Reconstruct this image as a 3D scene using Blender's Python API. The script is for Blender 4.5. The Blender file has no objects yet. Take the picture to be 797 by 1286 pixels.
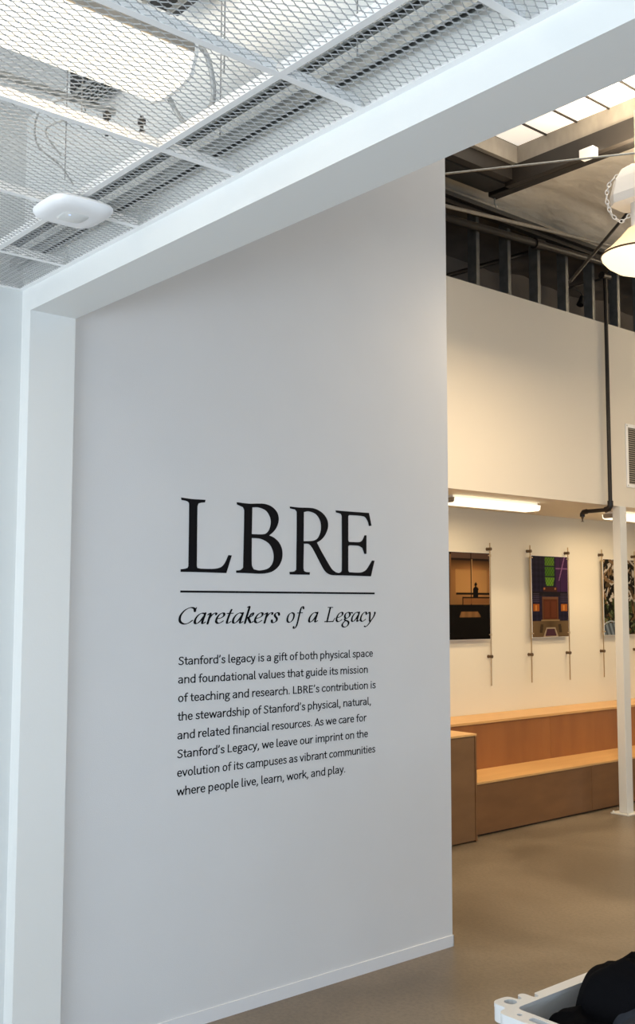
import bpy, bmesh, math, random
import numpy as np
from mathutils import Vector, Matrix
R = math.radians
random.seed(7)
SC = bpy.context.scene
COL = SC.collection

# ------------------------------------------------------------------ camera
YAW, PITCH, ROLL = R(49.539), R(5.026), R(0.0667)
CAM = Vector((0, 0, 2.013))
fw = Vector((-math.sin(YAW)*math.cos(PITCH), math.cos(YAW)*math.cos(PITCH), math.sin(PITCH)))
rt0 = Vector((math.cos(YAW), math.sin(YAW), 0)); up0 = rt0.cross(fw)
rt = rt0*math.cos(ROLL)+up0*math.sin(ROLL); up = up0*math.cos(ROLL)-rt0*math.sin(ROLL)
cd = bpy.data.cameras.new('camera'); cam = bpy.data.objects.new('camera', cd); COL.objects.link(cam)
cd.sensor_fit = 'HORIZONTAL'; cd.sensor_width = 36; cd.lens = 1309.3*36/797; cd.clip_start = 0.05; cd.clip_end = 200
m = Matrix((rt, up, -fw)).transposed().to_4x4(); m.translation = CAM
cam.matrix_world = m
SC.camera = cam

# ------------------------------------------------------------------ world, lights, exposure
SC.view_settings.view_transform = 'Standard'; SC.view_settings.look = 'None'
SC.view_settings.gamma = 1; SC.view_settings.use_curve_mapping = False
SC.view_settings.exposure = 0.15
w = bpy.data.worlds.new('overcast_sky'); SC.world = w; w.use_nodes = True
bg = w.node_tree.nodes['Background']; bg.inputs[0].default_value = (0.72, 0.86, 1.0, 1); bg.inputs[1].default_value = 0.7

def area(name, loc, direction, sx, sy, power, color, spread=180):
    ld = bpy.data.lights.new(name, 'AREA'); ld.shape = 'RECTANGLE'; ld.size = sx; ld.size_y = sy
    ld.energy = power; ld.color = color; ld.spread = R(spread)
    o = bpy.data.objects.new(name, ld); COL.objects.link(o); o.location = loc
    o.rotation_euler = Vector(direction).to_track_quat('-Z', 'Y').to_euler()
    return o
DAY = (0.84, 0.93, 1.0); WARM = (1.0, 0.74, 0.44); NEUT = (1.0, 0.87, 0.70)
# daylight through the storefront glazing of the front room (right wall and rear wall)
area('daylight_right_window', (4.02, -1.2, 1.05), (-1, 0, 0), 5.0, 1.9, 125, (0.60, 0.80, 1.0))
area('daylight_rear_window', (-1.0, -4.4, 1.45), (0, 1, 0), 5.6, 2.7, 100, DAY)
# unseen upward fill lamps added at the glazing to brighten soffit and ceiling
area('upward_fill_rear', (-1.0, -4.35, .95), (0, 1, 1.1), 5.6, 1.7, 205, DAY)
area('upward_fill_right', (4.0, -1.2, .8), (-1, 0, .75), 5.0, 1.4, 24, DAY)
# daylight through the glazing at the right of the hall
area('daylight_hall_window', (4.02, 6.6, 1.05), (-1, 0, 0), 6.0, 1.8, 55, (0.62, 0.80, 1.0))

# ------------------------------------------------------------------ materials
def mat(name, color, rough=0.6, metal=0.0, spec=0.5, emit=None, estr=0, noise=0, nscale=8, bump=0, bscale=60, color2=None, stretch=(1,1,1), coat=0, trans=0, bdist=.004):
    mt = bpy.data.materials.new(name); mt.use_nodes = True
    nt = mt.node_tree; b = nt.nodes['Principled BSDF']
    b.inputs['Base Color'].default_value = (*color, 1); b.inputs['Roughness'].default_value = rough
    b.inputs['Metallic'].default_value = metal; b.inputs['Specular IOR Level'].default_value = spec
    if coat: b.inputs['Coat Weight'].default_value = coat
    if trans: b.inputs['Transmission Weight'].default_value = trans
    if emit: b.inputs['Emission Color'].default_value = (*emit, 1); b.inputs['Emission Strength'].default_value = estr
    tc = nt.nodes.new('ShaderNodeTexCoord'); mp = nt.nodes.new('ShaderNodeMapping')
    mp.inputs['Scale'].default_value = stretch; nt.links.new(tc.outputs['Object'], mp.inputs['Vector'])
    if noise or color2:
        n = nt.nodes.new('ShaderNodeTexNoise'); n.inputs['Scale'].default_value = nscale; n.inputs['Detail'].default_value = 5
        nt.links.new(mp.outputs[0], n.inputs['Vector'])
        r = nt.nodes.new('ShaderNodeValToRGB'); r.color_ramp.elements[0].position = .32; r.color_ramp.elements[1].position = .68
        c2 = color2 if color2 else tuple(c*(1-noise) for c in color)
        r.color_ramp.elements[0].color = (*c2, 1); r.color_ramp.elements[1].color = (*color, 1)
        nt.links.new(n.outputs[0], r.inputs[0]); nt.links.new(r.outputs[0], b.inputs['Base Color'])
    if bump:
        n2 = nt.nodes.new('ShaderNodeTexNoise'); n2.inputs['Scale'].default_value = bscale; n2.inputs['Detail'].default_value = 4
        nt.links.new(mp.outputs[0], n2.inputs['Vector'])
        bp = nt.nodes.new('ShaderNodeBump'); bp.inputs['Strength'].default_value = bump; bp.inputs['Distance'].default_value = bdist
        nt.links.new(n2.outputs[0], bp.inputs['Height']); nt.links.new(bp.outputs[0], b.inputs['Normal'])
    return mt
M = {}
M['white'] = mat('white_paint', (.68, .69, .68), .55, bump=.12, bscale=180)
M['gloss'] = mat('white_trim_paint', (.81, .82, .81), .45, bump=.06, bscale=120)
M['grey'] = mat('light_grey_wall_paint', (.70, .71, .73), .6, bump=.15, bscale=220, noise=.02, nscale=3)
M['hall'] = mat('warm_white_paint', (.72, .68, .58), .6, bump=.1, bscale=180)
M['bulk'] = mat('bulkhead_paint', (.74, .69, .61), .6, bump=.1, bscale=180)
M['tee'] = mat('white_enamelled_steel', (.93, .93, .93), .4)
M['mesh'] = mat('white_expanded_metal', (.42, .42, .42), .5)
M['deck'] = mat('white_painted_deck', (.74, .75, .75), .7, noise=.12, nscale=3)
M['ins'] = mat('insulation_facing', (.84, .78, .68), .7, noise=.08, nscale=2.5, bump=.9, bscale=2.6, stretch=(1.6, .8, 1), bdist=.05)
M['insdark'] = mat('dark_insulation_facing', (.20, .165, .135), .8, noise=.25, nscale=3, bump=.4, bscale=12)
M['steel'] = mat('dark_painted_steel', (.010, .008, .007), .5, noise=.3, nscale=9)
M['brown'] = mat('brown_primed_steel', (.026, .020, .016), .55, noise=.3, nscale=6)
M['black'] = mat('black_paint', (.012, .012, .013), .45)
M['blackpipe'] = mat('black_iron_pipe', (.022, .018, .017), .35, metal=.3)
M['galv'] = mat('galvanised_steel', (.42, .43, .42), .38, metal=.7, noise=.25, nscale=30)
M['stud'] = mat('dull_galvanised_stud', (.20, .205, .20), .45, metal=.5, noise=.3, nscale=14)
M['curb'] = mat('taupe_skylight_curb', (.38, .34, .29), .6, noise=.18, nscale=14, stretch=(1, 1, .4))
M['vinyl'] = mat('black_vinyl', (.006, .006, .008), .85, spec=.12)
M['plast'] = mat('white_plastic', (.92, .92, .93), .35)
M['cart'] = mat('light_grey_moulded_plastic', (.70, .71, .72), .4, bump=.08, bscale=200)
M['led'] = mat('blue_indicator', (.6, .7, 1), .3, emit=(.4, .55, 1), estr=.6)
M['brass'] = mat('brushed_rod_metal', (.50, .38, .24), .3, metal=.85)
M['knob'] = mat('dark_bronze', (.13, .085, .05), .35, metal=.6)
M['rubber'] = mat('black_rubber', (.03, .03, .03), .7)
M['cloth'] = mat('black_knit_cloth', (.005, .005, .006), .95, bump=.4, bscale=400, spec=.03)
M['navy'] = mat('charcoal_cloth', (.028, .032, .042), .9, bump=.4, bscale=400, spec=.2)
M['wire'] = mat('thin_steel_wire', (.25, .25, .25), .4, metal=.6)
M['cable'] = mat('grey_flexible_conduit', (.45, .45, .44), .45, metal=.4)
M['lens'] = mat('lit_prismatic_lens', (1, .95, .85), .4, emit=(1.0, .88, .66), estr=1.25)
M['striplens'] = mat('lit_strip_lens', (1, .95, .85), .4, emit=(1.0, .86, .62), estr=1.5)
M['glow'] = mat('lit_glass_bowl', (1, .92, .75), .35, emit=(1.0, .82, .52), estr=1.15)
M['glowtop'] = mat('lit_glass_shade', (1, .85, .6), .4, emit=(1.0, .68, .34), estr=.6)
M['sky'] = mat('backlit_skylight_panel', (.9, .86, .8), .6, emit=(1.0, .93, .83), estr=.54)

def wood(name, c1, c2, rough=.4, stretch=(1, .12, 1)):
    return mat(name, c1, rough, color2=c2, nscale=9, stretch=stretch, bump=.05, bscale=40)
M['ply_top'] = wood('birch_plywood_top', (.66, .40, .165), (.60, .35, .135))
M['ply_back'] = wood('stained_plywood_back', (.32, .125, .036), (.265, .10, .030), stretch=(1, .6, .12))
M['ply_kick'] = wood('brown_plywood_front', (.20, .098, .042), (.165, .080, .035), .3, stretch=(1, .3, 1))
M['ply_box'] = wood('brown_plywood_cabinet', (.20, .110, .052), (.17, .092, .044), .35, stretch=(1, .3, 1))
M['ply_edge'] = mat('plywood_edge', (.75, .52, .27), .5)
M['toe'] = mat('dark_toe_kick', (.02, .015, .012), .8)

def floor_mat():
    mt = bpy.data.materials.new('polished_concrete'); mt.use_nodes = True; nt = mt.node_tree; b = nt.nodes['Principled BSDF']
    tc = nt.nodes.new('ShaderNodeTexCoord')
    def N(s, d, dist=0):
        n = nt.nodes.new('ShaderNodeTexNoise'); n.inputs['Scale'].default_value = s; n.inputs['Detail'].default_value = d
        n.inputs['Distortion'].default_value = dist; nt.links.new(tc.outputs['Object'], n.inputs['Vector']); return n
    a, c, d = N(.8, 7, .4), N(45, 3), N(120, 3)
    r = nt.nodes.new('ShaderNodeValToRGB'); r.color_ramp.elements[0].position = .35; r.color_ramp.elements[1].position = .65
    r.color_ramp.elements[0].color = (.115, .090, .062, 1); r.color_ramp.elements[1].color = (.225, .185, .138, 1)
    r2 = nt.nodes.new('ShaderNodeValToRGB'); r2.color_ramp.elements[0].position = .32; r2.color_ramp.elements[1].position = .6
    r2.color_ramp.elements[0].color = (.84, .84, .84, 1); r2.color_ramp.elements[1].color = (1.05, 1.05, 1.05, 1)
    r3 = nt.nodes.new('ShaderNodeValToRGB'); r3.color_ramp.elements[0].position = .28; r3.color_ramp.elements[1].position = .40
    r3.color_ramp.elements[0].color = (.40, .38, .36, 1); r3.color_ramp.elements[1].color = (1, 1, 1, 1)
    nt.links.new(a.outputs[0], r.inputs[0]); nt.links.new(c.outputs[0], r2.inputs[0]); nt.links.new(d.outputs[0], r3.inputs[0])
    m1 = nt.nodes.new('ShaderNodeMix'); m1.data_type = 'RGBA'; m1.blend_type = 'MULTIPLY'; m1.inputs[0].default_value = 1
    m2 = nt.nodes.new('ShaderNodeMix'); m2.data_type = 'RGBA'; m2.blend_type = 'MULTIPLY'; m2.inputs[0].default_value = .6
    nt.links.new(r.outputs[0], m1.inputs[6]); nt.links.new(r2.outputs[0], m1.inputs[7])
    nt.links.new(m1.outputs[2], m2.inputs[6]); nt.links.new(r3.outputs[0], m2.inputs[7]); nt.links.new(m2.outputs[2], b.inputs['Base Color'])
    rr = nt.nodes.new('ShaderNodeMapRange'); rr.inputs[3].default_value = .30; rr.inputs[4].default_value = .48
    nt.links.new(a.outputs[0], rr.inputs[0]); nt.links.new(rr.outputs[0], b.inputs['Roughness'])
    bp = nt.nodes.new('ShaderNodeBump'); bp.inputs['Strength'].default_value = .04; bp.inputs['Distance'].default_value = .002
    nt.links.new(c.outputs[0], bp.inputs['Height']); nt.links.new(bp.outputs[0], b.inputs['Normal'])
    b.inputs['Specular IOR Level'].default_value = .45
    return mt
M['floor'] = floor_mat()

def print_mat():
    mt = bpy.data.materials.new('glossy_photo_print'); mt.use_nodes = True; nt = mt.node_tree; b = nt.nodes['Principled BSDF']
    a = nt.nodes.new('ShaderNodeVertexColor'); a.layer_name = 'ink'; nt.links.new(a.outputs[0], b.inputs['Base Color'])
    b.inputs['Roughness'].default_value = .5; b.inputs['Specular IOR Level'].default_value = .06
    return mt
M['print'] = print_mat()

# ------------------------------------------------------------------ mesh helpers
def link(name, me, parent=None):
    o = bpy.data.objects.new(name, me); COL.objects.link(o)
    if parent is not None:
        o.parent = parent
    return o
def bm_obj(name, bm, material, parent=None, smooth=False, mats=None):
    me = bpy.data.meshes.new(name)
    if parent is not None:                     # geometry is authored in world space
        off = parent_world(parent)
        bmesh.ops.translate(bm, verts=bm.verts, vec=-off)
    bm.normal_update(); bm.to_mesh(me); bm.free()
    for mm in (mats or [material]): me.materials.append(mm)
    if smooth:
        for p in me.polygons: p.use_smooth = True
        me.set_sharp_from_angle(angle=R(38))
    return link(name, me, parent)
def parent_world(o):
    v = Vector((0, 0, 0))
    while o is not None:
        v += o.location; o = o.parent
    return v
def thing(name, label, cat, loc, group=None):
    o = bpy.data.objects.new(name, None); COL.objects.link(o); o.location = loc; o.empty_display_size = .1
    if label: o['label'] = label
    if cat: o['category'] = cat
    if group: o['group'] = group
    return o
def tag(o, label, cat, group=None):
    o['label'] = label; o['category'] = cat
    if group: o['group'] = group
    return o
def st(o): o['kind'] = 'structure'; return o
def box(bm, x0, x1, y0, y1, z0, z1, bev=0):
    vs = [bm.verts.new((x, y, z)) for x in (x0, x1) for y in (y0, y1) for z in (z0, z1)]
    f = [(0, 1, 3, 2), (4, 6, 7, 5), (0, 4, 5, 1), (2, 3, 7, 6), (0, 2, 6, 4), (1, 5, 7, 3)]
    fs = [bm.faces.new([vs[i] for i in q]) for q in f]
    if bev:
        es = set(e for q in fs for e in q.edges)
        bmesh.ops.bevel(bm, geom=list(es), offset=bev, segments=2, affect='EDGES', profile=.5)
    return vs
def bx(name, material, x0, x1, y0, y1, z0, z1, parent=None, bev=0):
    bm = bmesh.new(); box(bm, x0, x1, y0, y1, z0, z1, bev); return bm_obj(name, bm, material, parent)
def tube(bm, pts, r, n=10, cap=True):
    pts = [Vector(p) for p in pts]; rings = []
    rs = r if isinstance(r, (list, tuple)) else [r]*len(pts)
    prev = None
    for i, p in enumerate(pts):
        d = (pts[min(i+1, len(pts)-1)]-pts[max(i-1, 0)]).normalized()
        if prev is None:
            a = d.cross(Vector((0, 0, 1)));  a = a if a.length > .05 else d.cross(Vector((1, 0, 0)))
            a.normalize()
        else:
            a = (prev-d*prev.dot(d)).normalized()
        prev = a; b = d.cross(a)
        rings.append([bm.verts.new(p+(a*math.cos(2*math.pi*k/n)+b*math.sin(2*math.pi*k/n))*rs[i]) for k in range(n)])
    for q, s in zip(rings, rings[1:]):
        for k in range(n): bm.faces.new((q[k], q[(k+1) % n], s[(k+1) % n], s[k]))
    if cap:
        bm.faces.new(rings[0][::-1]); bm.faces.new(rings[-1])
def tb(name, material, pts, r, parent=None, n=10):
    bm = bmesh.new(); tube(bm, pts, r, n); return bm_obj(name, bm, material, parent, smooth=True)
def lathe(bm, prof, c, n=40, axis='z'):
    rings = []
    for r_, z in prof:
        rings.append([bm.verts.new((c[0]+r_*math.cos(2*math.pi*k/n), c[1]+r_*math.sin(2*math.pi*k/n), c[2]+z)) for k in range(n)])
    for q, s in zip(rings, rings[1:]):
        for k in range(n): bm.faces.new((q[k], q[(k+1) % n], s[(k+1) % n], s[k]))
    return rings
def smoothpath(pts, sub=8):
    P = [Vector(p) for p in pts]; out = []
    for i in range(len(P)-1):
        p0 = P[max(i-1, 0)]; p1 = P[i]; p2 = P[i+1]; p3 = P[min(i+2, len(P)-1)]
        for k in range(sub):
            t = k/sub
            out.append(.5*((2*p1)+(p2-p0)*t+(2*p0-5*p1+4*p2-p3)*t*t+(3*p1-p0-3*p2+p3)*t**3))
    out.append(P[-1]); return out

# ------------------------------------------------------------------ SETTING
# key planes
LX = -4.354      # left wall of front room
PY0, PY1 = 1.9683, 2.188   # portal wall, front and back
CZ, BZ = 3.4136, 3.3083     # mesh ceiling, beam soffit
DZ = 4.22        # deck above the front room
GX, GY = -4.318, 4.735    # grey wall plane and its far end
RZ = 5.63        # roof insulation of the hall
BWX = -7.045     # wall with photographs
BKX = -5.861     # bulkhead face

st(bx('floor', M['floor'], -7.3, 4.3, -4.6, 13.6, -.15, 0))
# front room walls
st(bx('wall_left', M['white'], LX-.15, LX, -4.6, PY0, 0, DZ))
bm = bmesh.new()
for a in ((4.1, 4.25, -4.6, 1.983, 3.0, DZ), (4.1, 4.25, -4.6, -4.0, 0, 3.0), (4.1, 4.25, 1.5, 2.6, 0, 3.0), (4.1, 4.25, -4.0, 1.5, 0, .08)): box(bm, *a)
st(bm_obj('wall_right', bm, M['white']))
bm = bmesh.new()
for a in ((LX, 4.1, -4.65, -4.5, 3.0, DZ), (LX, -4.0, -4.65, -4.5, 0, 3.0), (2.0, 4.1, -4.65, -4.5, 0, 3.0), (-4.0, 2.0, -4.65, -4.5, 0, .08)): box(bm, *a)
st(bm_obj('wall_rear', bm, M['white']))
# glazing bars of the two window walls behind the camera
wf = st(thing('window_1', None, None, (4.17, -1.25, 0)))
for i in range(5):
    y = -4.0+5.5*i/4; bx('mullion', M['galv'], 4.14, 4.2, y-.03, y+.03, .08, 3.0, wf)
bx('transom', M['galv'], 4.14, 4.2, -4.0, 1.5, 2.2, 2.26, wf)
wf = st(thing('window_2', None, None, (-1, -4.58, 0)))
for i in range(5):
    x = -4.0+6.0*i/4; bx('mullion', M['galv'], x-.03, x+.03, -4.6, -4.54, .08, 3.0, wf)
bx('transom', M['galv'], -4.0, 2.0, -4.6, -4.54, 2.2, 2.26, wf)
# portal wall: jamb and header beam, continuing up to the deck
jb = bmesh.new(); box(jb, -4.46, -4.268, PY0, PY1, 0, BZ)
st(bm_obj('trim_1', jb, M['gloss']))
hb = bmesh.new(); box(hb, LX-.06, 4.25, PY0, PY1, BZ, DZ)
st(bm_obj('wall_portal', hb, M['gloss']))
st(bx('wall_portal_side', M['white'], 3.3, 4.25, PY0, PY1, 0, BZ))
st(bx('ceiling_deck', M['deck'], LX-.15, 4.25, -4.65, PY0, DZ, DZ+.08))
bx_ = bx('baseboard_left', M['white'], LX, LX+.010, -4.5, PY0, 0, .10); st(bx_)
# grey wall (partition running back from the jamb) with its baseboard
st(bx('wall_grey', M['grey'], GX-.13, GX, PY1-.02, GY, 0, 5.6))
gb = bmesh.new(); box(gb, GX, GX+.006, PY1-.02, GY+.004, 0, .064); box(gb, GX-.134, GX+.006, GY, GY+.006, 0, .064)
st(bm_obj('baseboard_grey', gb, mat('grey_baseboard', (.74, .75, .78), .5)))
# small end of trim seen past the grey wall
bx('baseboard_hall', M['gloss'], -5.96, -5.86, 6.33, 6.42, 0, .03); st(bpy.data.objects['baseboard_hall'])

# the hall beyond
st(bx('wall_back', M['hall'], BWX-.12, BWX, 2.2, 13.5, 0, 2.974))
st(bx('ceiling_soffit', M['hall'], BWX, BKX-.12, 2.2, 13.5, 2.974, 3.04))
wb = st(bx('wall_bulkhead', M['bulk'], BKX-.12, BKX, 2.2, 13.5, 2.974, 4.785))
st(bx('wall_hall_right', M['hall'], 4.1, 4.25, 2.6, 3.6, 0, RZ)); 
bm = bmesh.new(); box(bm, 4.1, 4.25, 3.6, 10, 3.2, RZ); box(bm, 4.1, 4.25, 10, 13.6, 0, RZ); box(bm, 4.1, 4.25, 3.6, 10, 0, .08)
st(bm_obj('wall_hall_window', bm, M['hall']))
st(bx('wall_hall_end', M['hall'], -7.2, 4.25, 13.5, 13.6, 0, RZ+.2))
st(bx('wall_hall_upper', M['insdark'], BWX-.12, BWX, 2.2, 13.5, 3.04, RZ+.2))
st(bx('wall_portal_upper', M['insdark'], -7.2, 4.25, PY1-.05, PY1, DZ+.08, RZ+.2))
st(bx('wall_side_room', M['hall'], -7.2, -4.46, 2.1, 2.2, 0, DZ+.1))

# studs rising from the bulkhead to the roof
def stud(y, parent):
    bm = bmesh.new(); x0, x1 = BKX-.11, BKX-.01; z0, z1 = 4.785, 5.52; t = .004; wd = .042
    box(bm, x0, x1, y-wd/2, y-wd/2+t, z0, z1)          # web
    box(bm, x0, x0+t, y-wd/2+t, y+wd/2, z0, z1); box(bm, x1-t, x1, y-wd/2+t, y+wd/2, z0, z1)
    box(bm, x0+t, x0+.015, y+wd/2-t, y+wd/2, z0, z1); box(bm, x1-.015, x1-t, y+wd/2-t, y+wd/2, z0, z1)
    return bm_obj('stud', bm, M['stud'], parent)
for i in range(-4, 16): stud(6.852+.430*i, wb)
bx('top_track', M['stud'], BKX-.114, BKX-.006, 2.25, 13.4, 5.52, 5.56, wb)
bx('bottom_track', M['stud'], BKX-.116, BKX-.004, 2.25, 13.4, 4.785, 4.79, wb)

# ---- roof insulation (quilted, sagging between the purlins), skylight opening cut out
SKX0, SKX1, SKY0, SKY1 = -5.07, -2.8, 3.6, 6.41
def vnoise(x, y, seed=0):
    xi, yi = math.floor(x), math.floor(y); fx, fy = x-xi, y-yi
    def h(a, b): return ((math.sin(a*127.1+b*311.7+seed*74.7)*43758.5453) % 1.0)
    fx = fx*fx*(3-2*fx); fy = fy*fy*(3-2*fy)
    return (h(xi, yi)*(1-fx)+h(xi+1, yi)*fx)*(1-fy)+(h(xi, yi+1)*(1-fx)+h(xi+1, yi+1)*fx)*fy
def quilt(x, y):
    py = (y % 1.5)/1.5; px = ((x+.4) % 1.25)/1.25
    sag = .07*math.sin(math.pi*py)*(.5+.5*math.sin(math.pi*px))
    fold = .035*vnoise(x*2.2+y*3.2, y*.8-x*1.4, 3)+.030*vnoise(x*1.5-y*3, y*.9+x*2.2, 9)
    ridge = .02*max(0, 1-abs(px-.0)*22)+.02*max(0, 1-abs(1-px)*22)
    return RZ-sag-fold+ridge
rb = bmesh.new(); nx, ny = 150, 150; grid = {}
xs = sorted(set([BWX+(4.25-BWX)*i/nx for i in range(nx+1)]+[SKX0, SKX1])); ys = sorted(set([PY1+(13.5-PY1)*j/ny for j in range(ny+1)]+[SKY0, SKY1]))
for i, x in enumerate(xs):
    for j, y in enumerate(ys): grid[i, j] = rb.verts.new((x, y, quilt(x, y)))
for i in range(len(xs)-1):
    for j in range(len(ys)-1):
        cx, cy = (xs[i]+xs[i+1])/2, (ys[j]+ys[j+1])/2
        if SKX0 < cx < SKX1 and SKY0 < cy < SKY1: continue
        rb.faces.new((grid[i, j], grid[i, j+1], grid[i+1, j+1], grid[i+1, j]))
bmesh.ops.delete(rb, geom=[v for v in rb.verts if not v.link_faces], context='VERTS')
for f in rb.faces: f.material_index = 1 if f.calc_center_median().x < -5.92 else 0  # darker tone assigned to the roof behind the studs
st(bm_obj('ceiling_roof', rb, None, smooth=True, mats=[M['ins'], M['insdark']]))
st(bx('ceiling_cover', M['steel'], -7.2, 4.25, PY1-.05, 13.6, RZ+.2, RZ+.25))

# ---- skylight: curb, backlit panels with dark dividers
sk = st(thing('window_3', None, None, ((SKX0+SKX1)/2, (SKY0+SKY1)/2, RZ)))
cz0, cz1 = 5.50, 5.645
bx('curb', M['curb'], SKX0-.04, SKX1, SKY1, SKY1+.04, cz0, cz1, sk)
bx('curb', M['curb'], SKX0-.04, SKX0, SKY0-.04, SKY1, cz0, cz1, sk)
bx('curb', M['curb'], SKX1, SKX1+.04, SKY0-.04, SKY1+.04, cz0, cz1, sk)
bx('curb', M['curb'], SKX0, SKX1, SKY0-.04, SKY0, cz0, cz1, sk)
px = SKX0
PW = .283; k = 0
while px < SKX1-.02:
    x1 = min(px+PW, SKX1); bx('pane', M['sky'], px+.006, x1-.006, SKY0, SKY1, cz1, cz1+.012, sk)
    if x1 < SKX1: bx('divider', M['brown'], x1-.006, x1+.006, SKY0, SKY1, cz1-.012, cz1+.012, sk)
    px = x1
bx('cover', M['steel'], SKX0-.04, SKX1+.04, SKY0-.04, SKY1+.04, cz1+.03, cz1+.04, sk)

# ------------------------------------------------------------------ MESH CEILING
cg = st(thing('ceiling', None, None, (-2.6, 1.66, CZ)))
TX = [-3.911, -3.320, -2.692, -2.0925, -1.509, -.903, -.298]
RY = 1.6512
def tee(bm, x0, x1, y0, y1, along):
    fl = .0012; h = .030
    box(bm, x0, x1, y0, y1, CZ, CZ+fl)
    if along == 'x':
        c = (y0+y1)/2; box(bm, x0, x1, c-.0008, c+.0008, CZ+fl, CZ+h); box(bm, x0, x1, c-.003, c+.003, CZ+h-.008, CZ+h+.004)
    else:
        c = (x0+x1)/2; box(bm, c-.0008, c+.0008, y0, y1, CZ+fl, CZ+h); box(bm, c-.003, c+.003, y0, y1, CZ+h-.008, CZ+h+.004)
for ry in (RY, RY-1.22):
    bm = bmesh.new(); tee(bm, LX+.024, .40, ry-.012, ry+.012, 'x'); bm_obj('main_runner', bm, M['tee'], cg)
for x in TX:
    for y0, y1 in ((RY-1.22+.012, RY-.012), (RY+.012, PY0-.024)):
        bm = bmesh.new(); tee(bm, x-.012, x+.012, y0, y1, 'y'); bm_obj('cross_tee', bm, M['tee'], cg)
bm = bmesh.new(); box(bm, LX, .40, PY0-.024, PY0, CZ, CZ+.0015); box(bm, LX, .4, PY0-.0015, PY0, CZ+.0015, CZ+.024)
bm_obj('wall_angle', bm, M['tee'], cg)
bm = bmesh.new(); box(bm, LX, LX+.024, .42, PY0-.024, CZ, CZ+.0015); box(bm, LX, LX+.0015, .42, PY0-.024, CZ+.0015, CZ+.024)
bm_obj('wall_angle', bm, M['tee'], cg)

SWD, LWD = .0252, .0520
def expanded(wd, dp):
    """raised expanded metal, long way of the diamond along y"""
    nl = int(round(wd/(SWD/2))); s = wd/nl*2; ns = max(2, int(round(dp/(LWD/2)))); l = dp/ns
    V, F = [], []
    hw, ht = .00125, .0005                      # strand half width, half thickness
    ca, sa = math.cos(R(58)), math.sin(R(58))
    for i in range(nl):
        pts = []
        for j in range(ns+1):
            side = (i+j) % 2
            x = (i+side)*s/2; y = j*l; e = .0018
            for yy in ((y-e, y+e) if 0 < j < ns else (y,)): pts.append((x, yy, .0012*(1 if side else -1)))
        base = len(V)
        for q, (x, y, z) in enumerate(pts):
            # tilted rectangular section in the x-z plane
            for (a, b) in ((-hw, -ht), (hw, -ht), (hw, ht), (-hw, ht)):
                V.append((x+a*ca-b*sa, y, z+a*sa+b*ca+.003))
        for q in range(len(pts)-1):
            o = base+4*q
            for k in range(4): F.append((o+k, o+(k+1) % 4, o+4+(k+1) % 4, o+4+k))
    me = bpy.data.meshes.new('expanded_mesh'); me.from_pydata(V, [], F); me.materials.append(M['mesh']); me.update()
    return me
me_long = expanded(.598, 1.208); me_short = expanded(.598, .296)
XE = [LX]+TX
for i in range(len(XE)-1):
    for (me, y0, y1) in ((me_long, RY-1.22, RY), (me_short, RY, PY0-.018)):
        x0, x1 = XE[i], XE[i+1]
        o = bpy.data.objects.new('mesh_panel', me); COL.objects.link(o); o.parent = cg
        o.location = Vector((x0+.006+(.012 if i == 0 else 0), y0+.006, CZ+.0015))-cg.location
        o.scale = ((x1-x0-.012)/.598, (y1-y0-.012)/(1.208 if me is me_long else .296), 1)

# ------------------------------------------------------------------ PLENUM
# wraparound fluorescent fixture above the mesh
fx, fy1 = -2.56, 1.60
fl = thing('fluorescent_fixture', 'lit wraparound fluorescent fixture glowing above the white mesh ceiling', 'light', (fx, fy1-.6, 3.56))
def prism_y(bm, prof, y0, y1, cap=True):
    a = [bm.verts.new((x, y0, z)) for x, z in prof]; b = [bm.verts.new((x, y1, z)) for x, z in prof]; n = len(prof)
    for k in range(n): bm.faces.new((a[k], a[(k+1) % n], b[(k+1) % n], b[k]))
    if cap: bm.faces.new(a[::-1]); bm.faces.new(b)
bm = bmesh.new(); prism_y(bm, [(fx-.13, 3.60), (fx-.105, 3.545), (fx-.05, 3.53), (fx+.05, 3.53), (fx+.105, 3.545), (fx+.13, 3.60)], fy1-1.22, fy1); bm_obj('lens', bm, M['lens'], fl)
bm = bmesh.new(); prism_y(bm, [(fx-.135, 3.603), (fx+.135, 3.603), (fx+.135, 3.625), (fx+.06, 3.69), (fx-.06, 3.69), (fx-.135, 3.625)], fy1-1.22, fy1); bm_obj('housing', bm, M['curb'], fl)
for yy in (fy1+.001, fy1-1.232):
    bm = bmesh.new(); prism_y(bm, [(fx-.137, 3.60), (fx-.11, 3.54), (fx-.05, 3.525), (fx+.05, 3.525), (fx+.11, 3.54), (fx+.137, 3.60), (fx+.137, 3.625), (fx+.06, 3.692), (fx-.06, 3.692), (fx-.137, 3.625)], yy, yy+.011); bm_obj('end_cap', bm, M['tee'], fl)
area('fluorescent_glow', (fx, fy1-.61, 3.515), (0, 0, -1), .2, 1.15, 2.5, WARM)
area('fluorescent_glow_up', (fx, fy1-.61, 3.72), (0, 0, 1),   .2, 1.15, 22, (1, .90, .76))
# flexible conduit loop at the fixture end
tb('conduit_loop', M['cable'], smoothpath([(fx+.10, fy1+.02, 3.66), (fx+.13, fy1+.05, 3.60), (fx+.10, fy1+.09, 3.50), (fx+.0, fy1+.10, 3.445+.03), (fx-.07, fy1+.09, 3.50), (fx-.09, fy1+.02, 3.62)]), .008, None)
tag(bpy.data.objects['conduit_loop'], 'grey flexible conduit loop hanging at the end of the lit fluorescent fixture', 'conduit')
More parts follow.
